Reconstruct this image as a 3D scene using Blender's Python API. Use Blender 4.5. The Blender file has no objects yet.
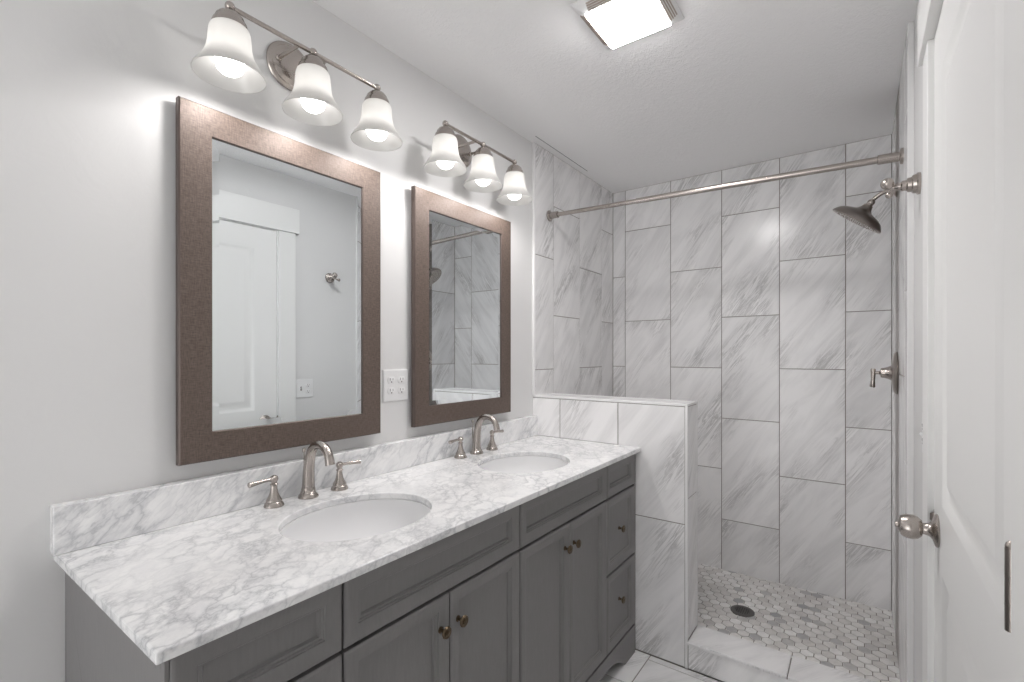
import bpy, bmesh, math, random
from mathutils import Vector, Matrix
random.seed(7)
PI = math.pi
S = bpy.context.scene
C = S.collection

# ------------------------------------------------------------------ camera, world, exposure
cam_d = bpy.data.cameras.new('camera')
cam = bpy.data.objects.new('camera', cam_d); C.objects.link(cam)
cam_d.sensor_width = 36.0
cam_d.lens = 478.587 / 1024 * 36.0
cam_d.shift_y = 13.89 / 1024
cam_d.clip_start = 0.01
cam.location = (1.3696, 0.0, 1.341)
cam.rotation_euler = (math.radians(90 - 0.039), 0, math.radians(36.013))
S.camera = cam

W_ = bpy.data.worlds.new('added_fill_light'); S.world = W_; W_.use_nodes = True
bg = W_.node_tree.nodes['Background']
bg.inputs[0].default_value = (1.0, 0.995, 0.985, 1)
bg.inputs[1].default_value = 3.0
# added fill through the doorway, brighter below the horizon to lift the ceiling
_tc = W_.node_tree.nodes.new('ShaderNodeTexCoord'); _sx = W_.node_tree.nodes.new('ShaderNodeSeparateXYZ')
_rp = W_.node_tree.nodes.new('ShaderNodeValToRGB'); _rp.color_ramp.elements[0].position = 0.42; _rp.color_ramp.elements[1].position = 0.58
_mr = W_.node_tree.nodes.new('ShaderNodeMapRange'); _mr.inputs[1].default_value = -1; _mr.inputs[2].default_value = 1
_rp.color_ramp.elements[0].color = (1.0, 0.995, 0.99, 1); _rp.color_ramp.elements[1].color = (0.35, 0.35, 0.355, 1)
_l = W_.node_tree.links
_l.new(_tc.outputs['Generated'], _sx.inputs[0]); _l.new(_sx.outputs['Z'], _mr.inputs[0]); _l.new(_mr.outputs[0], _rp.inputs[0]); _l.new(_rp.outputs[0], bg.inputs[0])

S.view_settings.view_transform = 'Standard'
S.view_settings.look = 'None'
S.view_settings.gamma = 1
S.view_settings.use_curve_mapping = False
S.view_settings.exposure = 0.45
S.cycles.use_denoising = True
S.cycles.sample_clamp_indirect = 4.0
S.cycles.caustics_reflective = False
S.cycles.caustics_refractive = False
S.cycles.max_bounces = 14
S.cycles.diffuse_bounces = 8

BULB_EMIT = 4.6          # frosted bulb glass
SPOT_W = 2.5             # light leaving each shade's open mouth
CEIL_EMIT = 56.0         # lit lens of the ceiling fan light

# ------------------------------------------------------------------ dimensions (metres)
W = 1.4988      # face of the shower tile on the right, left one is x = 0
XL, XR = -0.015, 1.515   # painted walls, behind the thickness of the tile
D = 3.061       # tiled end wall
H = 2.447
YB = -1.30      # open end of the room behind the camera
YP, YQ = 2.090, 2.250    # half wall, near and far face
XP, ZP = 0.7747, 1.129
ZF = 0.055      # shower floor
TW, TH = 0.305, 0.6045
ZC = 0.9225     # counter top
CF = 0.571      # counter front

# ------------------------------------------------------------------ helpers
def new_mat(name):
    m = bpy.data.materials.new(name); m.use_nodes = True
    nt = m.node_tree
    return m, nt, nt.nodes['Principled BSDF']

def nd(nt, t, **kw):
    n = nt.nodes.new(t)
    for k, v in kw.items():
        if k.startswith('i_'):
            n.inputs[k[2:].replace('_', ' ')].default_value = v
        else:
            setattr(n, k, v)
    return n

def ramp(nt, fac, stops):
    r = nt.nodes.new('ShaderNodeValToRGB')
    el = r.color_ramp.elements
    while len(el) < len(stops): el.new(0.5)
    for e, (p, c) in zip(el, stops):
        e.position = p
        e.color = (c, c, c, 1) if isinstance(c, (int, float)) else (*c, 1)
    nt.links.new(fac, r.inputs[0])
    return r.outputs[0]

def mix(nt, fac, a, b, mode='MIX'):
    m = nt.nodes.new('ShaderNodeMix'); m.data_type = 'RGBA'; m.blend_type = mode
    for sock, v in ((m.inputs['Factor'], fac), (m.inputs['A'], a), (m.inputs['B'], b)):
        if hasattr(v, 'node'): nt.links.new(v, sock)
        elif isinstance(v, (int, float)): sock.default_value = v if sock.name == 'Factor' else (v, v, v, 1)
        else: sock.default_value = (*v, 1)
    return m.outputs['Result']

def noise(nt, vec, scale, detail=4, rough=0.55, dist=0.0):
    n = nt.nodes.new('ShaderNodeTexNoise')
    n.inputs['Scale'].default_value = scale; n.inputs['Detail'].default_value = detail
    n.inputs['Roughness'].default_value = rough; n.inputs['Distortion'].default_value = dist
    if vec is not None: nt.links.new(vec, n.inputs['Vector'])
    return n.outputs['Fac']

def mapping(nt, vec, scale=(1, 1, 1), rot=(0, 0, 0), loc=(0, 0, 0)):
    m = nt.nodes.new('ShaderNodeMapping')
    m.inputs['Scale'].default_value = scale; m.inputs['Rotation'].default_value = rot
    m.inputs['Location'].default_value = loc
    nt.links.new(vec, m.inputs['Vector'])
    return m.outputs[0]

def math_(nt, op, a, b=None):
    m = nt.nodes.new('ShaderNodeMath'); m.operation = op
    for i, v in enumerate((a, b)):
        if v is None: continue
        if hasattr(v, 'node'): nt.links.new(v, m.inputs[i])
        else: m.inputs[i].default_value = v
    return m.outputs[0]

def bump(nt, bsdf, h, strength, dist):
    b = nt.nodes.new('ShaderNodeBump')
    b.inputs['Strength'].default_value = strength; b.inputs['Distance'].default_value = dist
    nt.links.new(h, b.inputs['Height']); nt.links.new(b.outputs[0], bsdf.inputs['Normal'])

def objco(nt): return nt.nodes.new('ShaderNodeTexCoord').outputs['Object']

def simple(name, col, rough=0.5, metal=0.0, spec=0.5, coat=0.0):
    m, nt, b = new_mat(name)
    b.inputs['Base Color'].default_value = (*col, 1); b.inputs['Roughness'].default_value = rough
    b.inputs['Metallic'].default_value = metal; b.inputs['Specular IOR Level'].default_value = spec
    b.inputs['Coat Weight'].default_value = coat
    return m, nt, b

# ------------------------------------------------------------------ materials
def mat_paint(name, col, rough, sc, st, dist):
    m, nt, b = simple(name, col, rough, spec=0.3)
    v = objco(nt)
    h = math_(nt, 'ADD', noise(nt, v, sc, 5, 0.6, 0.6), math_(nt, 'MULTIPLY', noise(nt, v, sc * 0.2, 2), 1.6))
    bump(nt, b, h, st, dist)
    return m
M_wall = mat_paint('wall_paint', (0.705, 0.703, 0.70), 0.55, 9, 0.25, 0.006)
M_white = mat_paint('white_trim_paint', (0.80, 0.80, 0.79), 0.32, 30, 0.03, 0.002)

def mat_ceiling():
    m, nt, b = simple('knockdown_ceiling', (0.87, 0.865, 0.867), 0.8, spec=0.2)
    v = objco(nt)
    h = ramp(nt, noise(nt, v, 55, 5, 0.65, 0.8), [(0.42, 0.0), (0.62, 1.0)])
    bump(nt, b, h, 0.28, 0.003)
    return m
M_ceil = mat_ceiling()

def mat_marble_tile():
    m, nt, b = simple('marble_look_tile', (0.7, 0.7, 0.7), 0.22, spec=0.5)
    uv = nt.nodes.new('ShaderNodeUVMap').outputs[0]
    geo = nt.nodes.new('ShaderNodeNewGeometry').outputs['Random Per Island']
    off = nt.nodes.new('ShaderNodeCombineXYZ')
    nt.links.new(math_(nt, 'MULTIPLY', geo, 57.0), off.inputs[0]); nt.links.new(math_(nt, 'MULTIPLY', geo, 131.0), off.inputs[1])
    add = nt.nodes.new('ShaderNodeVectorMath'); add.operation = 'ADD'
    nt.links.new(uv, add.inputs[0]); nt.links.new(off.outputs[0], add.inputs[1])
    v = add.outputs[0]
    r = mapping(nt, v, rot=(0, 0, math.radians(-55)))
    wob = mapping(nt, r, scale=(1.8, 11.0, 1))
    big = ramp(nt, noise(nt, wob, 1.0, 4, 0.6, 0.9), [(0.42, 0.0), (0.72, 1.0)])
    fine = mapping(nt, r, scale=(3.2, 36.0, 1))
    f1 = noise(nt, fine, 1.0, 5, 0.62, 1.6)
    vein = ramp(nt, math_(nt, 'ABSOLUTE', math_(nt, 'SUBTRACT', f1, 0.5)), [(0.0, 1.0), (0.03, 0.5), (0.09, 0.0)])
    mask = ramp(nt, noise(nt, mapping(nt, r, scale=(2.5, 6.0, 1)), 1.0, 2, 0.5), [(0.47, 0.0), (0.66, 1.0)])
    c = mix(nt, math_(nt, 'MULTIPLY', big, 0.40), (0.85, 0.845, 0.847), (0.50, 0.50, 0.505))
    c = mix(nt, math_(nt, 'MULTIPLY', math_(nt, 'MULTIPLY', vein, mask), 0.66), c, (0.30, 0.295, 0.295))
    tone = ramp(nt, geo, [(0.0, 0.93), (1.0, 1.03)])
    c = mix(nt, 1.0, c, tone, 'MULTIPLY')
    nt.links.new(c, b.inputs['Base Color'])
    return m
M_tile = mat_marble_tile()
M_grout = mat_paint('grout', (0.25, 0.23, 0.21), 0.9, 90, 0.1, 0.001)
M_edge = simple('white_edge_trim', (0.78, 0.78, 0.78), 0.25)[0]

def mat_accent():
    m, nt, b = simple('taupe_accent_tile', (0.2, 0.18, 0.17), 0.3)
    v = mapping(nt, objco(nt), scale=(1, 3, 14))
    c = ramp(nt, noise(nt, v, 3, 5), [(0.3, (0.17, 0.15, 0.14)), (0.7, (0.25, 0.225, 0.21))])
    nt.links.new(c, b.inputs['Base Color'])
    return m
M_accent = mat_accent()

def mat_hex():
    m, nt, b = simple('hex_stone', (0.6, 0.6, 0.6), 0.35)
    geo = nt.nodes.new('ShaderNodeNewGeometry').outputs['Random Per Island']
    c = ramp(nt, geo, [(0.0, (0.36, 0.36, 0.375)), (0.04, (0.46, 0.455, 0.46)), (0.10, (0.64, 0.62, 0.60)),
                       (0.4, (0.74, 0.725, 0.705)), (0.72, (0.80, 0.79, 0.775)), (1.0, (0.86, 0.855, 0.845))])
    n = ramp(nt, noise(nt, objco(nt), 30, 4, 0.6, 0.5), [(0.3, 0.85), (0.7, 1.06)])
    nt.links.new(mix(nt, 1.0, c, n, 'MULTIPLY'), b.inputs['Base Color'])
    return m
M_hex = mat_hex()

def mat_carrara(name, stretch):
    m, nt, b = simple(name, (0.8, 0.8, 0.8), 0.16, spec=0.5)
    v = objco(nt)
    if stretch:      # upright slab: streaks leaning with y and z
        r = mapping(nt, v, rot=(math.radians(-42), 0, 0)); r = mapping(nt, r, scale=(1, 0.55, 1.5))
        k1, k2, amp = 12.0, 36.0, 0.075
    else:
        r = mapping(nt, v, rot=(0, 0, math.radians(-35))); r = mapping(nt, r, scale=(1.15, 0.75, 1))
        k1, k2, amp = 17.0, 44.0, 0.075
    def warp(scale, amount):
        n = nt.nodes.new('ShaderNodeTexNoise'); n.inputs['Scale'].default_value = scale; n.inputs['Detail'].default_value = 5
        n.inputs['Roughness'].default_value = 0.6
        nt.links.new(r, n.inputs['Vector'])
        sub = nt.nodes.new('ShaderNodeVectorMath'); sub.operation = 'SUBTRACT'; sub.inputs[1].default_value = (0.5, 0.5, 0.5)
        nt.links.new(n.outputs['Color'], sub.inputs[0])
        sc = nt.nodes.new('ShaderNodeVectorMath'); sc.operation = 'SCALE'; sc.inputs['Scale'].default_value = amount
        nt.links.new(sub.outputs[0], sc.inputs[0])
        ad = nt.nodes.new('ShaderNodeVectorMath'); ad.operation = 'ADD'
        nt.links.new(r, ad.inputs[0]); nt.links.new(sc.outputs[0], ad.inputs[1])
        return ad.outputs[0]
    def crackle(vec, sc, stops):
        vo = nt.nodes.new('ShaderNodeTexVoronoi'); vo.feature = 'DISTANCE_TO_EDGE'; vo.inputs['Scale'].default_value = sc
        nt.links.new(vec, vo.inputs['Vector'])
        return ramp(nt, vo.outputs['Distance'], stops)
    w1, w2 = warp(12.0, amp * 1.7), warp(26.0, amp * 0.8)
    cloud = ramp(nt, noise(nt, w1, 11.0, 8, 0.72), [(0.42, 0.0), (0.64, 1.0)])
    m1 = ramp(nt, noise(nt, r, 5.0, 3, 0.55), [(0.36, 0.0), (0.58, 1.0)])
    m2 = ramp(nt, noise(nt, mapping(nt, r, loc=(3.1, 7.7, 1.3)), 9.0, 4, 0.6), [(0.42, 0.0), (0.60, 1.0)])
    v1 = crackle(w1, k1, [(0.0, 1.0), (0.035, 0.5), (0.15, 0.0)])
    v2 = crackle(w2, k2, [(0.0, 1.0), (0.06, 0.5), (0.24, 0.0)])
    c = mix(nt, math_(nt, 'MULTIPLY', cloud, 0.42), (0.87, 0.868, 0.866), (0.56, 0.57, 0.59))
    c = mix(nt, math_(nt, 'MULTIPLY', math_(nt, 'MULTIPLY', v2, m2), 0.42), c, (0.40, 0.41, 0.43))
    c = mix(nt, math_(nt, 'MULTIPLY', math_(nt, 'MULTIPLY', v1, m1), 0.62), c, (0.31, 0.32, 0.345))
    nt.links.new(c, b.inputs['Base Color'])
    return m
M_carrara = mat_carrara('carrara_marble', False)
M_carrara_up = mat_carrara('carrara_marble_upright', True)

def mat_nickel(name, col, rough):
    m, nt, b = simple(name, col, rough, 1.0)
    return m
M_nickel = mat_nickel('brushed_nickel', (0.45, 0.41, 0.38), 0.25)
M_nickel_d = mat_nickel('satin_nickel_dark', (0.36, 0.325, 0.30), 0.30)
M_bronze = mat_nickel('antique_brass', (0.12, 0.09, 0.06), 0.33)
M_steel = mat_nickel('dark_steel', (0.16, 0.155, 0.15), 0.42)
M_dark = simple('dark_recess', (0.02, 0.02, 0.02), 0.7)[0]
M_slot = simple('slot_grey', (0.16, 0.15, 0.15), 0.7)[0]
M_louver = simple('louver_beige', (0.42, 0.36, 0.32), 0.7)[0]
M_porcelain = simple('porcelain', (0.78, 0.78, 0.785), 0.3)[0]
M_plastic = simple('white_plastic', (0.78, 0.78, 0.78), 0.3)[0]

def mat_cabinet():
    m, nt, b = simple('grey_cabinet_paint', (0.125, 0.121, 0.119), 0.42, spec=0.4)
    v = objco(nt)
    c = ramp(nt, noise(nt, mapping(nt, v, scale=(20, 20, 3)), 8, 4), [(0.3, (0.182, 0.176, 0.175)), (0.7, (0.198, 0.192, 0.191))])
    nt.links.new(c, b.inputs['Base Color'])
    return m
M_cab = mat_cabinet()

def mat_frame():
    m, nt, b = simple('bronze_linen_frame', (0.15, 0.115, 0.1), 0.55, 0.2)
    v = objco(nt)
    a = noise(nt, mapping(nt, v, scale=(1, 420, 60)), 1, 2)
    d = noise(nt, mapping(nt, v, scale=(1, 60, 420)), 1, 2)
    w = math_(nt, 'ADD', a, d)
    c = ramp(nt, math_(nt, 'MULTIPLY', w, 0.5), [(0.35, (0.080, 0.058, 0.047)), (0.65, (0.158, 0.119, 0.100))])
    nt.links.new(c, b.inputs['Base Color'])
    bump(nt, b, w, 0.25, 0.001)
    return m
M_frame = mat_frame()
M_frame_edge = simple('bronze_frame_edge', (0.10, 0.075, 0.066), 0.4, 0.4)[0]
M_mirror = simple('mirror_silver', (0.90, 0.94, 0.955), 0.0, 1.0)[0]

def mat_shade():
    m, nt, b = new_mat('frosted_shade_glass')
    out = nt.nodes['Material Output']
    nt.nodes.remove(b)
    df = nt.nodes.new('ShaderNodeBsdfDiffuse'); df.inputs[0].default_value = (0.46, 0.46, 0.45, 1)
    tr = nt.nodes.new('ShaderNodeBsdfTranslucent'); tr.inputs[0].default_value = (0.95, 0.945, 0.93, 1)
    gl = nt.nodes.new('ShaderNodeBsdfGlossy'); gl.inputs['Roughness'].default_value = 0.25
    m1 = nt.nodes.new('ShaderNodeMixShader'); m1.inputs[0].default_value = 0.5
    m2 = nt.nodes.new('ShaderNodeMixShader'); m2.inputs[0].default_value = 0.05
    nt.links.new(df.outputs[0], m1.inputs[1]); nt.links.new(tr.outputs[0], m1.inputs[2])
    nt.links.new(m1.outputs[0], m2.inputs[1]); nt.links.new(gl.outputs[0], m2.inputs[2])
    nt.links.new(m2.outputs[0], out.inputs[0])
    return m
M_shade = mat_shade()

def mat_emit(name, col, s):
    m, nt, b = new_mat(name)
    b.inputs['Base Color'].default_value = (0.8, 0.8, 0.8, 1)
    b.inputs['Emission Color'].default_value = (*col, 1)
    b.inputs['Emission Strength'].default_value = s
    return m
M_bulb = mat_emit('lit_bulb', (1.0, 0.965, 0.95), BULB_EMIT)
M_lens = mat_emit('lit_lens', (1.0, 0.975, 0.97), CEIL_EMIT)

# ------------------------------------------------------------------ mesh builder
class MB:
    def __init__(self):
        self.bm = bmesh.new(); self.uv = self.bm.loops.layers.uv.new('UVMap')
    def face(self, pts, mi=0, uvs=None, smooth=False):
        try: f = self.bm.faces.new([self.bm.verts.new(p) for p in pts])
        except ValueError: return None
        f.material_index = mi; f.smooth = smooth
        if uvs:
            for l, u in zip(f.loops, uvs): l[self.uv].uv = u
        return f
    def box(self, x0, x1, y0, y1, z0, z1, mi=0):
        v = [self.bm.verts.new((x, y, z)) for z in (z0, z1) for y in (y0, y1) for x in (x0, x1)]
        for q in ((0, 2, 3, 1), (4, 5, 7, 6), (0, 1, 5, 4), (2, 6, 7, 3), (0, 4, 6, 2), (1, 3, 7, 5)):
            f = self.bm.faces.new([v[i] for i in q]); f.material_index = mi
        return self
    def loft(self, rings, closed=True, cap0=False, cap1=False, mi=0, smooth=True):
        rs = [[self.bm.verts.new(p) for p in r] for r in rings]
        for a, b in zip(rs, rs[1:]):
            n = len(a)
            for i in range(n if closed else n - 1):
                j = (i + 1) % n
                f = self.bm.faces.new((a[i], a[j], b[j], b[i])); f.smooth = smooth; f.material_index = mi
        if cap0: f = self.bm.faces.new(rs[0][::-1]); f.material_index = mi
        if cap1: f = self.bm.faces.new(rs[-1]); f.material_index = mi
        return self
    def lathe(self, prof, origin=(0, 0, 0), axis=(0, 0, 1), n=32, mi=0, sx=1.0):
        """prof: list of (radius, height along axis)."""
        ax = Vector(axis).normalized()
        q = Vector((0, 0, 1)).rotation_difference(ax).to_matrix()
        o = Vector(origin); rings = []
        for r, h in prof:
            r = max(r, 1e-5)
            rings.append([o + q @ Vector((r * math.cos(2 * PI * i / n), r * math.sin(2 * PI * i / n), h)) for i in range(n)])
        return self.loft(rings, True, True, True, mi)
    def tube(self, pts, rad, n=16, mi=0, cap=True):
        pts = [Vector(p) for p in pts]
        if isinstance(rad, (int, float)): rad = [rad] * len(pts)
        rings = []; prev = None
        for i, p in enumerate(pts):
            t = (pts[min(i + 1, len(pts) - 1)] - pts[max(i - 1, 0)]).normalized()
            if prev is None:
                u = t.orthogonal().normalized()
            else:
                u = (prev - t * prev.dot(t)).normalized()
            prev = u; w = t.cross(u)
            rings.append([p + (u * math.cos(2 * PI * k / n) + w * math.sin(2 * PI * k / n)) * rad[i] for k in range(n)])
        return self.loft(rings, True, cap, cap, mi)
    def sphere(self, c, r, n=20, mi=0, sz=1.0):
        m = n // 2
        prof = [(r * math.sin(PI * i / m), -r * sz * math.cos(PI * i / m)) for i in range(m + 1)]
        return self.lathe(prof, c, (0, 0, 1), n, mi)
    def obj(self, name, mat, parent=None, bevel=0.0, seg=2, smooth=None):
        bmesh.ops.remove_doubles(self.bm, verts=self.bm.verts, dist=1e-6)
        bmesh.ops.recalc_face_normals(self.bm, faces=self.bm.faces)
        me = bpy.data.meshes.new(name); self.bm.to_mesh(me); self.bm.free()
        me.set_sharp_from_angle(angle=math.radians(38))
        for mm in (mat if isinstance(mat, (list, tuple)) else [mat]): me.materials.append(mm)
        o = bpy.data.objects.new(name, me); C.objects.link(o)
        if parent is not None:
            o.parent = parent
            # meshes are written in world coordinates or in their root's; see 'thing'
        if bevel:
            b = o.modifiers.new('bevel', 'BEVEL'); b.width = bevel; b.segments = seg; b.limit_method = 'ANGLE'
            b.angle_limit = math.radians(35)
        return o

def spline(pts, n=6):
    """Catmull-Rom through pts."""
    P = [Vector(p) for p in pts]; P = [2 * P[0] - P[1]] + P + [2 * P[-1] - P[-2]]
    out = []
    for i in range(1, len(P) - 2):
        for k in range(n):
            t = k / n
            a, b, c, d = P[i - 1], P[i], P[i + 1], P[i + 2]
            out.append(0.5 * ((2 * b) + (c - a) * t + (2 * a - 5 * b + 4 * c - d) * t * t + (3 * b - a - 3 * c + d) * t ** 3))
    out.append(P[-2])
    return out

def thing(name, label, cat, loc=(0, 0, 0), group=None):
    o = bpy.data.objects.new(name, None); C.objects.link(o)
    o.location = loc; o['label'] = label; o['category'] = cat
    o.empty_display_size = 0.05
    if group: o['group'] = group
    return o
def tag(o, label, cat, group=None):
    o['label'] = label; o['category'] = cat
    if group: o['group'] = group
    return o
def struct(o, label=None, cat=None):
    o['kind'] = 'structure'
    if label: o['label'] = label
    if cat: o['category'] = cat
    return o
def dup(root, loc, label, group=None):
    r = root.copy(); C.objects.link(r); r.location = loc; r['label'] = label
    if group: r['group'] = group
    for ch in list(root.children):
        c = ch.copy(); C.objects.link(c); c.parent = r
        for g in list(ch.children):
            d = g.copy(); C.objects.link(d); d.parent = c
    return r

def tile_panel(mb, o, u, v, n, rects, gap=0.004, th=0.008, ch=0.0009, back=True):
    """Separate chamfered tiles (slot 0) on a grout bed (slot 1); the tile faces lie in the plane through o."""
    o, u, v, n = Vector(o), Vector(u), Vector(v), Vector(n)
    g = gap / 2
    for (a0, a1, b0, b1) in rects:
        a0 += g; a1 -= g; b0 += g; b1 -= g
        if a1 - a0 < 0.004 or b1 - b0 < 0.004: continue
        def ring(i, d): return [(a, b, d) for a, b in ((a0 + i, b0 + i), (a1 - i, b0 + i), (a1 - i, b1 - i), (a0 + i, b1 - i))]
        rs = [[mb.bm.verts.new(o + u * a + v * b + n * d) for a, b, d in r] for r in (ring(0, -th), ring(0, -ch), ring(ch, 0))]
        us = [[(a, b) for a, b, d in r] for r in (ring(0, -th), ring(0, -ch), ring(ch, 0))]
        for k in (0, 1):
            for i in range(4):
                j = (i + 1) % 4
                f = mb.bm.faces.new((rs[k][i], rs[k][j], rs[k + 1][j], rs[k + 1][i]))
                for l, q in zip(f.loops, (us[k][i], us[k][j], us[k + 1][j], us[k + 1][i])): l[mb.uv].uv = q
        f = mb.bm.faces.new(rs[2])
        for l, q in zip(f.loops, us[2]): l[mb.uv].uv = q
    if back:
        A0 = min(r[0] for r in rects); A1 = max(r[1] for r in rects); B0 = min(r[2] for r in rects); B1 = max(r[3] for r in rects)
        d = -0.0022
        mb.face([o + u * a + v * b + n * d for a, b in ((A0, B0), (A1, B0), (A1, B1), (A0, B1))], 1)

def columns(bounds, offs, lo, hi, step=TH):
    out = []
    for (a0, a1), z in zip(zip(bounds, bounds[1:]), offs):
        k = math.floor((lo - z) / step)
        b = z + k * step
        while b < hi - 1e-6:
            c0, c1 = max(b, lo), min(b + step, hi)
            if c1 - c0 > 0.004: out.append((a0, a1, c0, c1))
            b += step
    return out

# ------------------------------------------------------------------ room shell
JA, JB = 1.5645, 1.2615     # the two alternating heights of the tile joints
# floor of the dry side: marble-look planks
mb = MB()
rects = []
cols = [XL, 0.615 - 0.61, 0.615, 1.225, XR]
for k in range(len(cols) - 1):
    y = YB - (0.2 if k % 2 else 0.0)
    while y < YP:
        c0, c1 = max(y, YB), min(y + 0.305, YP)
        if c1 - c0 > 0.01: rects.append((cols[k], cols[k + 1], c0, c1))
        y += 0.305
tile_panel(mb, (0, 0, 0), (1, 0, 0), (0, 1, 0), (0, 0, 1), rects)
mb.box(XL - 0.1, XR + 0.1, YB, D + 0.1, -0.12, -0.009, 1)
struct(mb.obj('floor', [M_tile, M_grout]))

mb = MB(); mb.box(XL - 0.1, XR + 0.1, YB, D + 0.1, H, H + 0.1)
struct(mb.obj('ceiling', M_ceil))

mb = MB(); mb.box(XL - 0.1, XL, YB, D + 0.1, -0.01, H)
struct(mb.obj('wall_left', M_wall))

DY0, DY1, DZ1 = 0.742, 1.502, 2.085      # door slab
mb = MB()
mb.box(XR, XR + 0.1, YB, DY0 - 0.02, -0.01, H); mb.box(XR, XR + 0.1, DY1 + 0.02, D + 0.1, -0.01, H)
mb.box(XR, XR + 0.1, DY0 - 0.02, DY1 + 0.02, DZ1 + 0.02, H)
struct(mb.obj('wall_right', M_wall))

# wall behind the camera; its doorway is made up, placed to admit fill light
mb = MB()
mb.box(XL - 0.1, 0.02, YB - 0.1, YB, -0.01, H); mb.box(1.0, XR + 0.1, YB - 0.1, YB, -0.01, H); mb.box(0.02, 1.0, YB - 0.1, YB, 2.08, H)
struct(mb.obj('wall_front', M_wall))

# tiled shower walls
mb = MB()
bx = [0.0, 0.0886] + [0.0886 + TW * k for k in range(1, 5)] + [W]
tile_panel(mb, (0, D, 0), (1, 0, 0), (0, 0, 1), (0, -1, 0), columns(bx, [JB, JA, JB, JA, JB, JA], ZF - 0.02, H), back=False)
mb.box(XL, XR, D + 0.0022, D + 0.1, -0.01, H, 1)
struct(mb.obj('wall_back', [M_tile, M_grout]))

mb = MB()
by = [2.0905, 2.2764, 2.2764 + TW, 2.2764 + 2 * TW, D]
tile_panel(mb, (0, 0, 0), (0, 1, 0), (0, 0, 1), (1, 0, 0), columns(by, [JB, JA - 0.008, JB, JA - 0.008], ZF - 0.02, H), back=False)
mb.box(XL + 0.0005, -0.0022, 2.0925, D, 0, H, 1)
struct(mb.obj('wall_shower_left', [M_tile, M_grout]))

ACC0, ACC1 = 2.513, 2.751
mb = MB()
rr = columns([2.072, 2.072 + 0.14, ACC0], [JA, JB], 0.0, H) + columns([ACC1, D], [JB], 0.0, H)
tile_panel(mb, (W, 0, 0), (0, 1, 0), (0, 0, 1), (-1, 0, 0), rr, back=False)
mb.box(W + 0.0022, XR - 0.0005, 2.073, D, 0, H, 1)
k = 0.0
while k < H:
    pass_top = min(k + 0.305, H)
    a0, a1 = ACC0 + 0.001, ACC1 - 0.001
    mb.box(W, W + 0.007, a0, a1, k + 0.001, pass_top - 0.001, 2)
    k += 0.305
struct(mb.obj('wall_shower_right', [M_tile, M_grout, M_accent]))

# white edges where the tile stands proud of the paint
mb = MB(); mb.box(XL, 0.0008, 2.081, 2.0915, ZP, H)
struct(mb.obj('trim_1', M_edge, bevel=0.002))
mb = MB(); mb.box(W - 0.001, XR, 2.066, 2.075, 0.0, H)
struct(mb.obj('trim_2', M_wall, bevel=0.002))

# open hairline where the ceiling meets the tile
mb = MB(); mb.box(0.040, 0.0425, 2.03, 2.60, H - 0.0012, H + 0.001)
struct(mb.obj('trim_9', M_slot), 'thin dark crack in the ceiling above the left shower tile', 'crack')

# half wall
mb = MB()
mb.box(XL, XP - 0.0022, YP + 0.0022, YQ - 0.0022, 0, ZP - 0.0022, 1)
px = [XL - 0.01, 0.148, 0.459, XP - 0.010]
zt = ZP - 0.011
tile_panel(mb, (0, YP, 0), (1, 0, 0), (0, 0, 1), (0, -1, 0), columns(px, [0.31, 0.0 + 0.31, 0.613 - TH * 0], 0, zt, 0.611), back=False)
tile_panel(mb, (XP, 0, 0), (0, 1, 0), (0, 0, 1), (1, 0, 0), columns([YP + 0.010, YQ - 0.010], [0.722], 0.115, zt), back=False)
tile_panel(mb, (0, YQ, 0), (1, 0, 0), (0, 0, 1), (0, 1, 0), columns([0, 0.17, 0.475, XP - 0.01], [JB, JA, JB], ZF, zt), back=False)
tile_panel(mb, (0, 0, ZP), (1, 0, 0), (0, 1, 0), (0, 0, 1), [(XL, 0.3, YP + 0.01, YQ - 0.01), (0.3, XP - 0.01, YP + 0.01, YQ - 0.01)], back=False)
struct(mb.obj('wall_half', [M_tile, M_grout]))
mb = MB()     # white edge strips round the half wall's end and top
e = 0.010
mb.box(XL, XP, YP - 0.001, YP + e, ZP - e, ZP + 0.001); mb.box(XL, XP, YQ - e, YQ + 0.001, ZP - e, ZP + 0.001)
mb.box(XP - e, XP + 0.001, YP + e, YQ - e, ZP - e, ZP + 0.001)
mb.box(XP - e, XP + 0.001, YP - 0.001, YP + e, 0.0, ZP - e); mb.box(XP - e, XP + 0.001, YQ - e, YQ + 0.001, ZF, ZP - e)
struct(mb.obj('trim_3', M_edge, bevel=0.0015))

# shower curb
mb = MB()
mb.box(XP + 0.002, W + 0.001, YP + 0.005, YQ - 0.003, 0.0, 0.104, 1)
tile_panel(mb, (0, YP + 0.003, 0), (1, 0, 0), (0, 0, 1), (0, -1, 0), [(XP + 0.002, 1.27, 0.0, 0.103), (1.27, W + 0.002, 0.0, 0.103)], back=False)
tile_panel(mb, (0, YQ, 0), (1, 0, 0), (0, 0, 1), (0, 1, 0), [(XP + 0.002, W, 0.05, 0.103)], back=False)
for a0, a1 in ((XP - 0.002, 1.145), (1.147, W + 0.001)):
    tile_panel(mb, (0, 0, 0.116), (1, 0, 0), (0, 1, 0), (0, 0, 1), [(a0, a1, YP - 0.004, YQ + 0.004)], gap=0.002, th=0.012, ch=0.003, back=False)
struct(mb.obj('trim_4', [M_tile, M_grout]), 'marble tiled curb at the shower entrance', 'curb')

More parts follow.
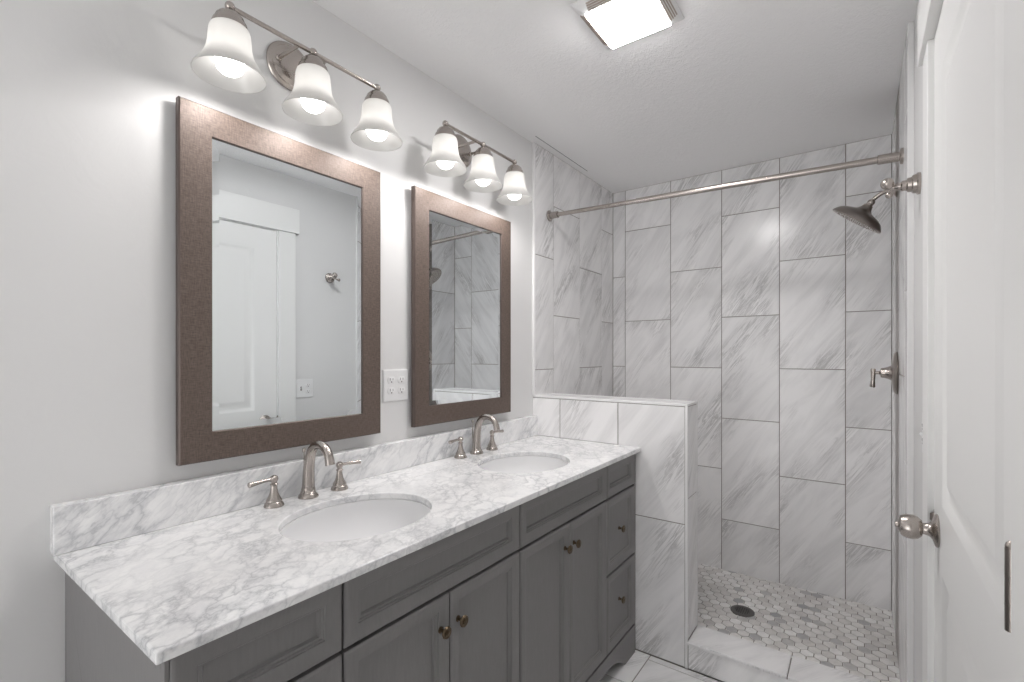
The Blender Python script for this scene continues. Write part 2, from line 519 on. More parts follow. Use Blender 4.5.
# hexagon mosaic floor of the shower
mb = MB()
P = 0.0502; RY = P * math.sqrt(3) / 2; R = (P - 0.0032) / math.sqrt(3)
DRX, DRY, DRR = 0.894, 2.618, 0.056
for j in range(-10, 14):
    for i in range(-30, 8):
        hx = 1.261 + P * (i + 0.5 * (j % 2)); hy = 2.632 + RY * j
        if not (-0.01 < hx < W + 0.02 and YQ - 0.02 < hy < D + 0.02): continue
        if math.hypot(hx - DRX, hy - DRY) < 0.02: continue
        ring = lambda r, z: [(hx + r * math.cos(PI / 6 + k * PI / 3), hy + r * math.sin(PI / 6 + k * PI / 3), z) for k in range(6)]
        rs = [[mb.bm.verts.new(p) for p in q] for q in (ring(R, ZF - 0.006), ring(R, ZF - 0.0012), ring(R - 0.0015, ZF))]
        for a, b in zip(rs, rs[1:]):
            for k in range(6): mb.bm.faces.new((a[k], a[(k + 1) % 6], b[(k + 1) % 6], b[k]))
        mb.bm.faces.new(rs[2])
mb.box(0, W, YQ, D, -0.005, ZF - 0.0022, 1)
struct(mb.obj('floor_shower', [M_hex, M_grout]))

# ------------------------------------------------------------------ door in the right wall
def rect_rings(mb, o, u, v, n, u0, u1, v0, v1, prof, cap=True, mi=0):
    """Nested rectangles: prof is a list of (inset, depth along n)."""
    o, u, v, n = Vector(o), Vector(u), Vector(v), Vector(n)
    rings = [[o + u * a + v * b + n * d for a, b in ((u0 + i, v0 + i), (u1 - i, v0 + i), (u1 - i, v1 - i), (u0 + i, v1 - i))] for i, d in prof]
    mb.loft(rings, True, False, cap, mi, smooth=False)

XD = XR - 0.003        # door face
mb = MB()
pa, pb = DY0 + 0.085, DY1 - 0.125
zs = [0.012, 0.235, 0.868, 1.012, 1.965, DZ1]; ys = [DY0, pa, pb, DY1]
for i in range(3):
    for k in range(5):
        if i == 1 and k in (1, 3):
            rect_rings(mb, (XD, 0, 0), (0, 1, 0), (0, 0, 1), (-1, 0, 0), ys[1], ys[2], zs[k], zs[k + 1],
                       [(0, 0), (0.004, -0.001), (0.012, -0.009), (0.022, -0.011), (0.030, -0.011), (0.058, -0.002), (0.062, -0.002)])
        else:
            mb.face([(XD, ys[i], zs[k]), (XD, ys[i + 1], zs[k]), (XD, ys[i + 1], zs[k + 1]), (XD, ys[i], zs[k + 1])])
xb = XD + 0.035
mb.face([(xb, DY0, zs[0]), (xb, DY0, DZ1), (xb, DY1, DZ1), (xb, DY1, zs[0])])
for y in (DY0, DY1): mb.face([(XD, y, zs[0]), (xb, y, zs[0]), (xb, y, DZ1), (XD, y, DZ1)])
for z in (zs[0], DZ1): mb.face([(XD, DY0, z), (XD, DY1, z), (xb, DY1, z), (xb, DY0, z)])
door = struct(mb.obj('door_1', M_white), 'white two-panel door closed in the right wall', 'door')
KY, KZ = 1.432, 0.945
mb = MB()
mb.lathe([(0.0, 0.0), (0.036, 0.0), (0.037, 0.003), (0.034, 0.006), (0.021, 0.010), (0.015, 0.015), (0.0125, 0.024), (0.0125, 0.028)], (XD, KY, KZ), (-1, 0, 0))
rose = mb.obj('rosette', M_nickel, door)
mb = MB()
mb.lathe([(0.011, 0.026), (0.018, 0.028), (0.0245, 0.035), (0.0275, 0.044), (0.0265, 0.056), (0.022, 0.066), (0.010, 0.0705), (0.0, 0.071)], (XD, KY, KZ), (-1, 0, 0))
knob = mb.obj('door_knob', M_nickel, door)
mb = MB(); mb.lathe([(0.0065, 0.069), (0.0065, 0.074), (0.005, 0.076), (0, 0.076)], (XD, KY, KZ), (-1, 0, 0), 16)
mb.obj('lock_button', M_nickel_d, knob)
for hz in (0.22, 1.085, 1.86):
    mb = MB()
    for k in range(3):
        mb.lathe([(0.0, 0), (0.0065, 0.0), (0.0065, 0.0295), (0.0, 0.0295)], (XD - 0.0078, DY0 - 0.001, hz - 0.045 + k * 0.0302), (0, 0, 1), 16)
    mb.sphere((XD - 0.0078, DY0 - 0.001, hz + 0.047), 0.0065, 12)
    mb.box(XD - 0.002, XD + 0.0005, DY0 - 0.002, DY0 + 0.004, hz - 0.045, hz + 0.045)
    mb.obj('hinge', M_nickel_d, door)

# jamb and craftsman casing
CXF = 1.500
mb = MB()
mb.box(XR - 0.002, XR + 0.1, DY1 + 0.003, DY1 + 0.02, 0, DZ1 + 0.02); mb.box(XR - 0.002, XR + 0.1, DY0 - 0.02, DY0 - 0.003, 0, DZ1 + 0.02)
mb.box(XR - 0.002, XR + 0.1, DY0 - 0.003, DY1 + 0.003, DZ1 + 0.003, DZ1 + 0.02)
mb.box(XD + 0.036, XD + 0.05, DY0, DY1, 0.0, DZ1)     # stop behind the slab
struct(mb.obj('trim_5', M_white), 'white door jamb around the panel door', 'door jamb')
mb = MB(); mb.box(CXF, XR + 0.001, DY1 + 0.010, DY1 + 0.116, 0, DZ1 + 0.008)
cas = struct(mb.obj('trim_6', M_white, bevel=0.0015), 'white flat door casing on the knob side of the door', 'door casing')
mb = MB(); mb.box(CXF, XR + 0.001, DY0 - 0.122, DY0 - 0.016, 0, DZ1 + 0.008)
struct(mb.obj('trim_7', M_white, bevel=0.0015), 'white flat door casing on the hinge side of the door', 'door casing')
mb = MB(); mb.box(CXF - 0.009, XR + 0.001, DY0 - 0.142, DY1 + 0.136, DZ1 + 0.008, DZ1 + 0.158)
struct(mb.obj('trim_8', M_white, bevel=0.0015), 'wide white header board above the door', 'door header')
mb = MB()
mb.box(XR - 0.0035, XR - 0.001, DY1 + 0.0035, DY1 + 0.0105, KZ - 0.028, KZ + 0.028)
mb.tube([(XR - 0.003, DY1 + 0.006, KZ + 0.01), (XR - 0.007, DY1 + 0.004, KZ + 0.01)], [0.012, 0.010], 12)
mb.obj('strike_plate', M_nickel_d, cas)

# ------------------------------------------------------------------ vanity cabinet
XFc = 0.531     # face frame
XFd = 0.551     # door faces
Y0, Y1 = 0.267, 2.069
van = thing('vanity_cabinet', 'long grey double-sink vanity cabinet under the marble countertop', 'cabinet', (0, 0, 0))
cx = [0.2718, 0.5655, 1.170, 1.774, 2.071]
ZB = 0.116; ZT = 0.9020
mb = MB()
mb.box(XL + 0.002, XFd - 0.005, Y0, Y0 + 0.007, 0.0, ZT); mb.box(XL + 0.002, XFc, Y0, Y0 + 0.018, 0.0, ZT); mb.box(XL + 0.002, XFc, Y1 - 0.018, Y1, 0.0, ZT)
mb.box(XL + 0.002, XL + 0.014, Y0, Y1, 0.05, ZT); mb.box(XL + 0.002, XFc, Y0, Y1, 0.105, 0.122)
fx0 = XFc - 0.019
mb.box(fx0, XFc, Y0, Y1, 0.865, ZT); mb.box(fx0, XFc, Y0, Y1, 0.738, 0.775); mb.box(fx0, XFc, Y0, Y1, 0.1, 0.14)
for y in cx[1:-1]: mb.box(fx0, XFc, y - 0.02, y + 0.02, 0.1, ZT); 
for y in (Y0 + 0.015, Y1 - 0.015): mb.box(fx0, XFc, y - 0.015, y + 0.015, 0.1, ZT)
mb.box(fx0 - 0.09, fx0 - 0.07, Y0, Y1, 0, 0.11)
mb.obj('carcass', M_cab, van, bevel=0.001)
mb = MB(); mb.box(XFc, XFd - 0.006, Y1 + 0.001, YP - 0.001, 0.0, ZT)
mb.obj('filler_strip', M_cab, van)

PROF = [(0, 0.0), (0, 0.0155), (0.004, 0.0195), (0.007, 0.020), (0.0345, 0.0145), (0.0355, 0.0125), (0.0385, 0.0125), (0.0405, 0.0095), (0.0445, 0.0095), (0.0475, 0.004), (0.050, 0.004)]
def front(name, y0, y1, z0, z1, s=1.0):
    mb = MB()
    pr = [(i * s, d) for i, d in PROF]
    rect_rings(mb, (XFc + 0.0005, 0, 0), (0, 1, 0), (0, 0, 1), (1, 0, 0), y0, y1, z0, z1, pr)
    return mb.obj(name, M_cab, van)
def knob_on(par, y, z):
    mb = MB()
    mb.lathe([(0, 0), (0.008, 0), (0.008, 0.002), (0.0045, 0.004), (0.004, 0.012), (0.007, 0.015), (0.0135, 0.018), (0.015, 0.021), (0.0135, 0.024),
              (0.010, 0.0245), (0.0095, 0.0235), (0.0065, 0.0235), (0.006, 0.0255), (0, 0.027)], (XFd - 0.003, y, z), (1, 0, 0), 24)
    mb.obj('knob', M_bronze, par)
G = 0.0024
for k, (a, b) in enumerate(zip(cx, cx[1:])):
    side = k in (0, 3)
    front('drawer' if side else 'drawer_front', a + G, b - G, 0.7605, 0.899)
    if side:
        for z0, z1, kz in ((0.450, 0.7525, 0.610), (0.132, 0.443, 0.312)):
            dr = front('drawer', a + G, b - G, z0, z1)
            knob_on(dr, (a + b) / 2 - 0.025, kz)
    else:
        mid = (a + b) / 2
        for y0, y1, ky in ((a + G, mid - 0.0015, mid - 0.032), (mid + 0.0015, b - G, mid + 0.030)):
            d_ = front('door', y0, y1, 0.132, 0.7525)
            knob_on(d_, ky, 0.674)
# apron with arched cut-outs between bracket feet
def arch_z(y):
    a, b = Y0 + 0.115, Y1 - 0.115
    if y <= a or y >= b: return 0.0
    d = min(y - a, b - y)
    return 0.068 if d > 0.16 else 0.068 * math.sin(min(1, d / 0.16) * PI / 2) ** 0.8
N = 120
yy = [Y0 + (Y1 - Y0) * i / N for i in range(N + 1)]
mb = MB()
for x in (XFc + 0.001, XFd - 0.001):
    for a, b in zip(yy, yy[1:]):
        mb.face([(x, a, arch_z(a)), (x, b, arch_z(b)), (x, b, 0.124), (x, a, 0.124)])
for a, b in zip(yy, yy[1:]):
    for z0, z1 in ((arch_z(a), arch_z(b)), (0.124, 0.124)):
        mb.face([(XFc + 0.001, a, z0), (XFc + 0.001, b, z1), (XFd - 0.001, b, z1), (XFd - 0.001, a, z0)])
for y in (Y0, Y1): mb.face([(XFc + 0.001, y, 0), (XFd - 0.001, y, 0), (XFd - 0.001, y, 0.124), (XFc + 0.001, y, 0.124)])
mb.obj('base_apron', M_cab, van)

# ------------------------------------------------------------------ countertop with two oval cut-outs
SINKS = [(0.305, 0.785), (0.305, 1.548)]
SAX, SAY = 0.168, 0.200
top = thing('countertop', 'white carrara marble countertop with grey veins on the grey vanity', 'countertop', (0.28, 0.249, ZC))
mb = MB(); bm = mb.bm
th = 0.0195
def loop(pts):
    vs = [bm.verts.new(p) for p in pts]
    return [bm.edges.new((vs[i], vs[(i + 1) % len(vs)])) for i in range(len(vs))]
ex0, ex1, ey0, ey1 = XL + 0.001, CF, 0.249, YP - 0.0015
edges = loop([(ex0, ey0, ZC), (ex1, ey0, ZC), (ex1, ey1, ZC), (ex0, ey1, ZC)])
for sx, sy in SINKS:
    edges += loop([(sx + SAX * math.cos(2 * PI * k / 72), sy + SAY * math.sin(2 * PI * k / 72), ZC) for k in range(72)])
r = bmesh.ops.triangle_fill(bm, use_beauty=True, edges=edges)
fs = [f for f in r['geom'] if isinstance(f, bmesh.types.BMFace)]
ext = bmesh.ops.extrude_face_region(bm, geom=fs)
bmesh.ops.translate(bm, vec=(0, 0, -th), verts=[v for v in ext['geom'] if isinstance(v, bmesh.types.BMVert)])
bmesh.ops.translate(bm, vec=(-0.28, -0.249, -ZC), verts=bm.verts)
mb.obj('slab', M_carrara, top, bevel=0.003, seg=3)
mb = MB(); mb.box(XL + 0.001 - 0.28, 0.019 - 0.28, -0.006, YP - 0.0015 - 0.249, 0.0003, 0.1015)
mb.obj('backsplash', M_carrara_up, top, bevel=0.002)

# ------------------------------------------------------------------ sinks
mb = MB()
prof = []
for k in range(15):
    t = k / 14
    prof.append((1.0 - 0.0 * t if k == 0 else math.cos(t * PI / 2) ** 0.62, -0.135 * math.sin(t * PI / 2) ** 0.85))
rings = [[((SAX + 0.02) * math.cos(2 * PI * i / 64), (SAY + 0.02) * math.sin(2 * PI * i / 64), 0) for i in range(64)]]
for s, z in prof:
    s = max(s, 0.10)
    rings.append([((SAX - 0.003) * s * math.cos(2 * PI * i / 64), (SAY - 0.003) * s * math.sin(2 * PI * i / 64), z) for i in range(64)])
outer = [[(p[0] * 1.03, p[1] * 1.03, p[2] - 0.008) for p in r_] for r_ in rings[::-1]]
mb.loft(rings + outer, True, False, False)
sink = thing('sink', 'oval white undermount sink nearest the camera', 'sink', (SINKS[0][0], SINKS[0][1], ZC - th - 0.0004), 'undermount vanity sinks')
mb.obj('basin', M_porcelain, sink)
mb = MB(); mb.lathe([(0, -0.139), (0.026, -0.139), (0.028, -0.132), (0.024, -0.130), (0.018, -0.130), (0.016, -0.126), (0, -0.124)], (0, 0, 0))
mb.obj('drain', M_nickel, sink)
dup(sink, (SINKS[1][0], SINKS[1][1], ZC - th - 0.0004), 'oval white undermount sink beside the half wall')

# ------------------------------------------------------------------ faucets
f = thing('faucet', 'brushed nickel widespread faucet under the mirror reflecting the door', 'faucet', (0.058, 0.786, ZC), 'vanity faucets')
mb = MB()
mb.lathe([(0, 0.0003), (0.0285, 0.0003), (0.0285, 0.004), (0.025, 0.010), (0.0215, 0.014), (0.0215, 0.017), (0.0195, 0.019), (0.0195, 0.024), (0.0178, 0.030), (0.0, 0.030)])
pts = spline([(0, 0, 0.02), (0.001, 0, 0.06), (0.005, 0, 0.10), (0.016, 0, 0.133), (0.036, 0, 0.154), (0.062, 0, 0.159), (0.087, 0, 0.151), (0.103, 0, 0.132), (0.110, 0, 0.108)], 6)
n = len(pts)
rad = [0.0178 - 0.0058 * min(1, i / (n * 0.55)) + (0.0015 * max(0, (i / n - 0.8) / 0.2)) for i in range(n)]
mb.tube(pts, rad, 24)
sp = mb.obj('spout', M_nickel, f)
mb = MB(); mb.tube([(-0.022, 0, 0.01), (-0.022, 0, 0.128)], 0.0022, 8); mb.lathe([(0.0022, 0.126), (0.0055, 0.131), (0.006, 0.136), (0.004, 0.141), (0, 0.142)], (-0.022, 0, 0), (0, 0, 1), 14)
mb.obj('lift_rod', M_nickel, sp)
for s in (-1, 1):
    y = s * 0.103
    mb = MB()
    mb.lathe([(0, 0.0003), (0.026, 0.0003), (0.026, 0.003), (0.0235, 0.009), (0.020, 0.013), (0.0205, 0.017), (0.0185, 0.021), (0.0155, 0.026), (0.0115, 0.036), (0.009, 0.048),
              (0.0082, 0.057), (0.0105, 0.059), (0.0105, 0.061), (0.007, 0.064), (0.009, 0.069), (0.0115, 0.0745), (0.010, 0.081), (0.005, 0.085), (0, 0.0855)], (0.002, y, 0))
    h = mb.obj('handle', M_nickel, f)
    mb = MB()
    mb.tube([(0.002, y + s * 0.006, 0.075), (0.003, y + s * 0.02, 0.0755), (0.005, y + s * 0.045, 0.0745), (0.007, y + s * 0.062, 0.0735), (0.0075, y + s * 0.070, 0.073), (0.0075, y + s * 0.072, 0.073)],
            [0.0055, 0.0045, 0.0055, 0.0066, 0.0072, 0.004], 16)
    mb.obj('lever', M_nickel, h)
dup(f, (0.056, 1.552, ZC), 'brushed nickel widespread faucet under the mirror reflecting the shower')

# ------------------------------------------------------------------ mirrors
MW, MZ0, MZ1 = 0.612, 1.0672, 1.9761
def mirror(y0, label):
    t = thing('framed_mirror', label, 'mirror', (XL, y0 + MW / 2, MZ0), 'framed vanity mirrors')
    hw, hh = MW / 2, MZ1 - MZ0
    fw = 0.0755; tf = 0.035
    mb = MB()
    rect_rings(mb, (0, 0, 0), (0, 1, 0), (0, 0, 1), (1, 0, 0), -hw, hw, 0, hh, [(0.02, 0.0005), (0.02, tf - 0.021), (0.0, tf - 0.020), (0.0, tf - 0.003)], cap=False, mi=1)
    rect_rings(mb, (0, 0, 0), (0, 1, 0), (0, 0, 1), (1, 0, 0), -hw, hw, 0, hh, [(0.0, tf - 0.003), (0.003, tf)], cap=False, mi=1)
    rect_rings(mb, (0, 0, 0), (0, 1, 0), (0, 0, 1), (1, 0, 0), -hw, hw, 0, hh, [(0.003, tf), (fw - 0.002, tf)], cap=False, mi=0)
    rect_rings(mb, (0, 0, 0), (0, 1, 0), (0, 0, 1), (1, 0, 0), -hw, hw, 0, hh, [(fw - 0.002, tf), (fw, tf - 0.002), (fw, tf - 0.007)], cap=False, mi=1)
    mb.obj('frame', [M_frame, M_frame_edge], t)
    mb = MB()
    rect_rings(mb, (0, 0, 0), (0, 1, 0), (0, 0, 1), (1, 0, 0), -hw, hw, 0, hh,
               [(fw - 0.01, 0.002), (fw - 0.01, tf - 0.0062), (fw - 0.001, tf - 0.0058), (fw + 0.0175, tf - 0.0050), (fw + 0.018, tf - 0.0050)])
    mb.obj('mirror_glass', M_mirror, t)
    return t
mirror(0.4688, 'bronze-brown framed mirror nearest the camera, reflecting the white door')
mirror(1.2375, 'bronze-brown framed mirror beside the shower, reflecting the marble shower tile')

# ------------------------------------------------------------------ vanity lights
SPC = 0.222
lt = thing('vanity_light', 'nickel three-bell vanity light above the mirror nearest the camera', 'wall lamp', (XL, 0.768, 2.198), 'three-light vanity fixtures')
BX = 0.113 - XL
mb = MB()
mb.lathe([(0, 0.0003), (0.069, 0.0003), (0.070, 0.003), (0.068, 0.008), (0.060, 0.013), (0.057, 0.013), (0.054, 0.016), (0.045, 0.021), (0.030, 0.024), (0.0, 0.026)], (0, 0, 0.004), (1, 0, 0), 48)
mb.obj('backplate', M_nickel, lt)
for s in (-1, 1):
    mb = MB(); mb.tube([(0.018, s * 0.043, 0.003), (BX, s * 0.043, 0.0)], 0.0055, 14); mb.sphere((0.022, s * 0.043, 0.003), 0.009, 14)
    mb.obj('post', M_nickel, lt)
mb = MB()
mb.tube([(BX, -SPC, 0), (BX, SPC, 0)], 0.0062, 18)
for k in (-1, 0, 1):
    mb.sphere((BX, k * SPC, 0.001), 0.0115, 18)
mb.obj('bar', M_nickel, lt)
for k in (-1, 0, 1):
    y = k * SPC
    mb = MB()
    mb.lathe([(0.0, -0.006), (0.006, -0.008), (0.006, -0.013), (0.014, -0.015), (0.024, -0.019), (0.031, -0.027), (0.034, -0.036), (0.0375, -0.040), (0.0395, -0.047), (0.041, -0.055), (0.038, -0.056), (0.036, -0.047), (0.030, -0.034), (0.0, -0.028)], (BX, y, 0))
    mb.obj('socket_cup', M_nickel, lt)
    mb = MB()
    prof = [(0.0375, -0.050), (0.0425, -0.055), (0.0455, -0.064), (0.047, -0.080), (0.0485, -0.098), (0.052, -0.116), (0.058, -0.131), (0.067, -0.146), (0.075, -0.157), (0.0805, -0.167)]
    inner = [(r - 0.0032, z + 0.0008) for r, z in prof[::-1]]
    full = [(0.0805, -0.167), (0.0802, -0.170), (0.0785, -0.170)]
    rings = [[(BX + r * math.cos(2 * PI * i / 40), y + r * math.sin(2 * PI * i / 40), z) for i in range(40)] for r, z in prof + full[1:] + inner]
    mb.loft(rings, True, False, False)
    mb.obj('lamp_shade', M_shade, lt)
    mb = MB()
    mb.lathe([(0.0, -0.169), (0.010, -0.1675), (0.020, -0.163), (0.0285, -0.155), (0.033, -0.142), (0.033, -0.132), (0.030, -0.118), (0.022, -0.100), (0.015, -0.084), (0.0135, -0.065), (0.0135, -0.034)], (BX, y, 0), (0, 0, 1), 28)
    mb.obj('light_bulb', M_bulb, lt)
def shade_lights(x, yc, z):
    for k in (-1, 0, 1):
        d = bpy.data.lights.new('bulb_light', 'SPOT')
        d.energy = SPOT_W; d.spot_size = math.radians(180); d.spot_blend = 0.55; d.shadow_soft_size = 0.022
        d.color = (1.0, 0.965, 0.95)
        o = bpy.data.objects.new('bulb_light', d); C.objects.link(o)
        o.location = (x, yc + k * SPC, z - 0.174)
shade_lights(0.113, 0.768, 2.198)
LT2 = (XL, 1.526, 2.205)
dup(lt, LT2, 'nickel three-bell vanity light above the mirror beside the shower')
shade_lights(0.113, LT2[1], LT2[2])

# ------------------------------------------------------------------ outlets
op = thing('outlet_plate', 'white double outlet plate between the two framed mirrors', 'outlet', (XL, 1.173, 1.228))
mb = MB(); rect_rings(mb, (0, 0, 0), (0, 1, 0), (0, 0, 1), (1, 0, 0), -0.0585, 0.0585, -0.0585, 0.0585, [(0, 0.0004), (0, 0.003), (0.004, 0.006), (0.005, 0.006)])
mb.obj('cover_plate', M_plastic, op)
for sy in (-0.0235, 0.0235):
    for sz in (-0.0195, 0.0195):
        mb = MB()
        rings = []
        for q, x in ((1.0, 0.005), (1.0, 0.0078), (0.93, 0.0084)):
            rings.append([(x, sy + q * 0.0172 * math.cos(2 * PI * i / 24), sz + q * max(-0.0125, min(0.0125, 0.0172 * math.sin(2 * PI * i / 24)))) for i in range(24)])
        mb.loft(rings, True, False, True, 0, smooth=False)
        so = mb.obj('socket', M_plastic, op)
        mb = MB()
        mb.box(0.0080, 0.0087, sy - 0.0075, sy - 0.0052, sz - 0.001, sz + 0.0085); mb.box(0.0080, 0.0087, sy + 0.0052, sy + 0.0072, sz, sz + 0.0075)
        mb.lathe([(0, 0.0080), (0.0028, 0.0080), (0.0028, 0.0087), (0, 0.0087)], (0, sy, sz - 0.0065), (1, 0, 0), 12)
        mb.obj('slots', M_slot, so)

sw = thing('switch_plate', 'white plate with a switch and an outlet beside the door casing', 'light switch', (XR, 1.682, 1.126))
mb = MB(); rect_rings(mb, (0, 0, 0), (0, -1, 0), (0, 0, 1), (-1, 0, 0), -0.0585, 0.0585, -0.0585, 0.0585, [(0, 0.0004), (0, 0.003), (0.004, 0.006), (0.005, 0.006)])
mb.obj('cover_plate', M_plastic, sw)
mb = MB(); mb.box(-0.0065, -0.0055, -0.0285, -0.0185, -0.012, 0.012); mb.obj('toggle_slot', M_slot, sw)
mb = MB(); mb.tube([(-0.005, -0.0235, 0.0), (-0.018, -0.0235, 0.007)], [0.0045, 0.0035], 10); mb.obj('toggle', M_plastic, sw)
for sz in (-0.0195, 0.0195):
    mb = MB()
    rings = [[(-x, 0.0235 + q * 0.0172 * math.cos(2 * PI * i / 24), sz + q * max(-0.0125, min(0.0125, 0.0172 * math.sin(2 * PI * i / 24)))) for i in range(24)] for q, x in ((1.0, 0.005), (1.0, 0.0078), (0.93, 0.0084))]
    mb.loft(rings, True, False, True, 0, smooth=False)
    so = mb.obj('socket', M_plastic, sw)
    mb = MB(); mb.box(-0.0087, -0.0080, 0.016, 0.0183, sz - 0.001, sz + 0.0085); mb.box(-0.0087, -0.0080, 0.0287, 0.0307, sz, sz + 0.0075)
    mb.lathe([(0, 0.0080), (0.0028, 0.0080), (0.0028, 0.0087), (0, 0.0087)], (0, 0.0235, sz - 0.0065), (-1, 0, 0), 12)
    mb.obj('slots', M_slot, so)

# ------------------------------------------------------------------ ceiling fan light
FX, FY = 0.768, 1.465
cl = thing('ceiling_fan_light', 'square white ceiling fan light with louvered sides', 'ceiling light', (FX, FY, H))
a, b = 0.137, 0.104
mb = MB()
sq = lambda h, z: [(-h, -h, z), (h, -h, z), (h, h, z), (-h, h, z)]
mb.loft([sq(a, -0.0005), sq(a, -0.006), sq(a - 0.003, -0.009), sq(b, -0.029), sq(b - 0.001, -0.0295)], True, True, True, 0, smooth=False)
mb.obj('housing', M_plastic, cl, bevel=0.003)
for ang in range(4):
    mb = MB()
    m = Matrix.Rotation(ang * PI / 2, 3, 'Z')
    for k in range(4):
        t = 0.22 + k * 0.19
        yy_ = -(a - 0.003) + ((a - 0.003) - b) * t; zz = -0.009 - 0.020 * t
        L = 0.088
        c = [m @ Vector(p) for p in ((-L, yy_ - 0.0012, zz - 0.0022), (L, yy_ - 0.0012, zz - 0.0022), (L, yy_ + 0.0018, zz - 0.0042), (-L, yy_ + 0.0018, zz - 0.0042),
                                     (-L, yy_, zz + 0.002), (L, yy_, zz + 0.002), (L, yy_ + 0.003, zz), (-L, yy_ + 0.003, zz))]
        v = [mb.bm.verts.new(p) for p in c]
        for q in ((0, 1, 2, 3), (4, 7, 6, 5), (0, 4, 5, 1), (2, 6, 7, 3), (0, 3, 7, 4), (1, 5, 6, 2)): mb.bm.faces.new([v[i] for i in q])
    mb.obj('louver', M_louver, cl)
mb = MB()
mb.loft([sq(b - 0.001, -0.0285), sq(b - 0.001, -0.0325), sq(b - 0.008, -0.036), sq(b - 0.02, -0.037)], True, True, True, 0, smooth=False)
mb.obj('lens', M_lens, cl, bevel=0.002)

# ------------------------------------------------------------------ shower fittings
t = thing('shower_curtain_rod', 'brushed nickel curtain rod across the shower opening', 'curtain rod', (0, 2.227, 2.096))
a_, b_ = Vector((0.0005, 0, 0)), Vector((W - 0.0005, 0.043, -0.024))
dr = (b_ - a_).normalized(); Ln = (b_ - a_).length
mb = MB(); mb.tube([a_ + dr * 0.02, a_ + dr * 0.50], 0.0112, 20); mb.obj('inner_tube', M_nickel, t)
mb = MB(); mb.tube([a_ + dr * 0.49, a_ + dr * (Ln - 0.02)], 0.0130, 20); mb.obj('outer_tube', M_nickel, t)
for p, d, cl_ in ((a_, dr, 0.055), (b_, -dr, 0.075)):
    mb = MB(); mb.lathe([(0, 0), (0.029, 0), (0.029, 0.006), (0.025, 0.010), (0.018, 0.012), (0.0175, cl_), (0.0135, cl_ + 0.001), (0, cl_ + 0.001)], p, d, 28)
    mb.obj('end_flange', M_nickel, t)

SY = 2.62
t = thing('showerhead', 'round shower head on a bent arm from the right shower wall', 'shower head', (W, SY, 2.045))
mb = MB(); mb.lathe([(0, 0.0003), (0.030, 0.0003), (0.030, 0.004), (0.024, 0.011), (0.014, 0.015), (0.011, 0.020), (0, 0.020)], (0, 0, 0), (-1, 0, 0), 28); mb.obj('flange', M_nickel_d, t)
mb = MB(); mb.tube(spline([(-0.002, 0, 0), (-0.030, 0, 0.0), (-0.050, 0, -0.004), (-0.070, 0.003, -0.016), (-0.086, 0.006, -0.030)], 6), 0.0085, 16); mb.obj('shower_arm', M_nickel, t)
hc = Vector((1.354 - W, 0, 1.932 - 2.045)); nn = Vector((-0.604, 0.10, -0.797)).normalized()
up = -nn
mb = MB(); mb.sphere(hc + up * 0.092, 0.0145, 18); mb.tube([hc + up * 0.075, hc + up * 0.094], [0.015, 0.012], 16); mb.obj('ball_joint', M_nickel, t)
mb = MB()
mb.lathe([(0, 0.004), (0.100, 0.004), (0.106, 0.002), (0.108, 0.005), (0.106, 0.010), (0.102, 0.017), (0.090, 0.030), (0.070, 0.041), (0.048, 0.048), (0.034, 0.053), (0.025, 0.062), (0.020, 0.072), (0.018, 0.080), (0.0, 0.082)], hc - up * 0.002, up, 48)
hd = mb.obj('head', M_nickel_d, t)
mb = MB()
q = Vector((0, 0, 1)).rotation_difference(nn).to_matrix()
mb.lathe([(0, -0.0015), (0.094, -0.0015), (0.094, 0.0008), (0, 0.0008)], hc, nn, 40)
for rr_, cnt in ((0.02, 8), (0.04, 16), (0.06, 22), (0.08, 30)):
    for i in range(cnt):
        w = hc + q @ Vector((rr_ * math.cos(2 * PI * i / cnt), rr_ * math.sin(2 * PI * i / cnt), 0.0005))
        mb.lathe([(0.0024, 0), (0.0014, 0.003), (0, 0.003)], w, nn, 8)
mb.obj('spray_face', M_nickel, hd)

t = thing('shower_valve', 'round shower valve with a lever handle on the right shower wall', 'shower valve', (W, SY, 1.262))
mb = MB(); mb.lathe([(0, 0.0003), (0.090, 0.0003), (0.091, 0.004), (0.088, 0.009), (0.078, 0.014), (0.060, 0.018), (0.0, 0.020)], (0, 0, 0), (-1, 0, 0), 48); mb.obj('escutcheon', M_nickel_d, t)
mb = MB(); mb.lathe([(0, 0.014), (0.034, 0.014), (0.035, 0.018), (0.031, 0.022), (0.026, 0.032), (0.022, 0.044), (0.022, 0.048), (0.020, 0.056), (0.011, 0.058), (0.007, 0.062), (0.006, 0.078), (0, 0.080)], (0, 0, 0), (-1, 0, 0), 32)
bn = mb.obj('bonnet', M_nickel, t)
mb = MB(); mb.tube([(-0.082, 0, 0.018), (-0.082, 0, 0.014), (-0.082, 0, 0.0), (-0.083, 0, -0.03), (-0.085, 0, -0.060), (-0.086, 0, -0.064)], [0.007, 0.0095, 0.009, 0.0075, 0.0105, 0.008], 16)
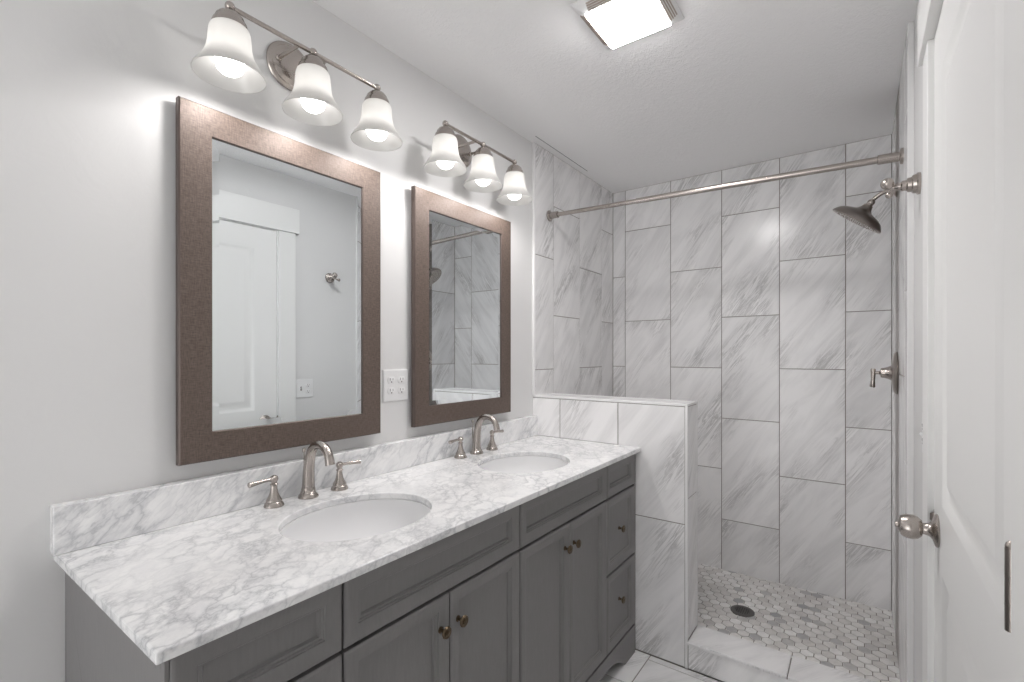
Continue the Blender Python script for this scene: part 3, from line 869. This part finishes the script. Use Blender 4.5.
mb.obj('lever', M_nickel, bn)

t = thing('robe_hook', 'nickel robe hook on the white wall between door and shower', 'hook', (XR, 1.862, 1.850))
mb = MB(); mb.lathe([(0, 0.0003), (0.032, 0.0003), (0.032, 0.007), (0.028, 0.010), (0.0265, 0.018), (0.0215, 0.021), (0.0205, 0.030), (0.0155, 0.033), (0.0155, 0.043), (0.0115, 0.046), (0.0115, 0.053), (0.0085, 0.057), (0.0075, 0.070), (0, 0.072)], (0, 0, 0), (-1, 0, 0), 32)
mb.obj('base', M_nickel, t)
mb = MB(); mb.tube(spline([(-0.055, 0, 0.0), (-0.068, 0, 0.001), (-0.074, -0.006, 0.004), (-0.077, -0.012, 0.008)], 5), 0.006, 14); mb.sphere((-0.078, -0.013, 0.010), 0.0175, 20)
mb.obj('prong', M_nickel, t)
mb = MB(); mb.tube(spline([(-0.052, 0, -0.002), (-0.060, 0.002, -0.006), (-0.066, 0.012, -0.014), (-0.072, 0.020, -0.016)], 5), 0.0052, 14); mb.sphere((-0.072, 0.021, -0.016), 0.0105, 20)
mb.obj('prong', M_nickel, t)

t = thing('shower_drain', 'round metal drain in the hexagon mosaic shower floor', 'drain', (DRX, DRY, ZF + 0.0006))
mb = MB()
mb.loft([[(r * math.cos(2 * PI * i / 40), r * math.sin(2 * PI * i / 40), z) for i in range(40)] for r, z in ((0.055, -0.004), (0.055, 0.0022), (0.053, 0.003), (0.036, 0.003), (0.035, 0.002), (0.035, -0.004))], True, False, False)
mb.obj('drain_ring', M_steel, t)
mb = MB(); mb.lathe([(0, -0.0030), (0.0355, -0.0030), (0.0355, 0.0008), (0, 0.0008)], (0, 0, 0), (0, 0, 1), 32); mb.obj('drain_well', M_dark, t)
mb = MB()
for k in range(-3, 4):
    x = k * 0.010; L = math.sqrt(max(0.0, 0.0355 ** 2 - x * x))
    mb.box(x - 0.0018, x + 0.0018, -L, L, 0.0006, 0.0026); mb.box(-L, L, x - 0.0018, x + 0.0018, 0.0006, 0.0024)
mb.obj('grate', M_steel, t)
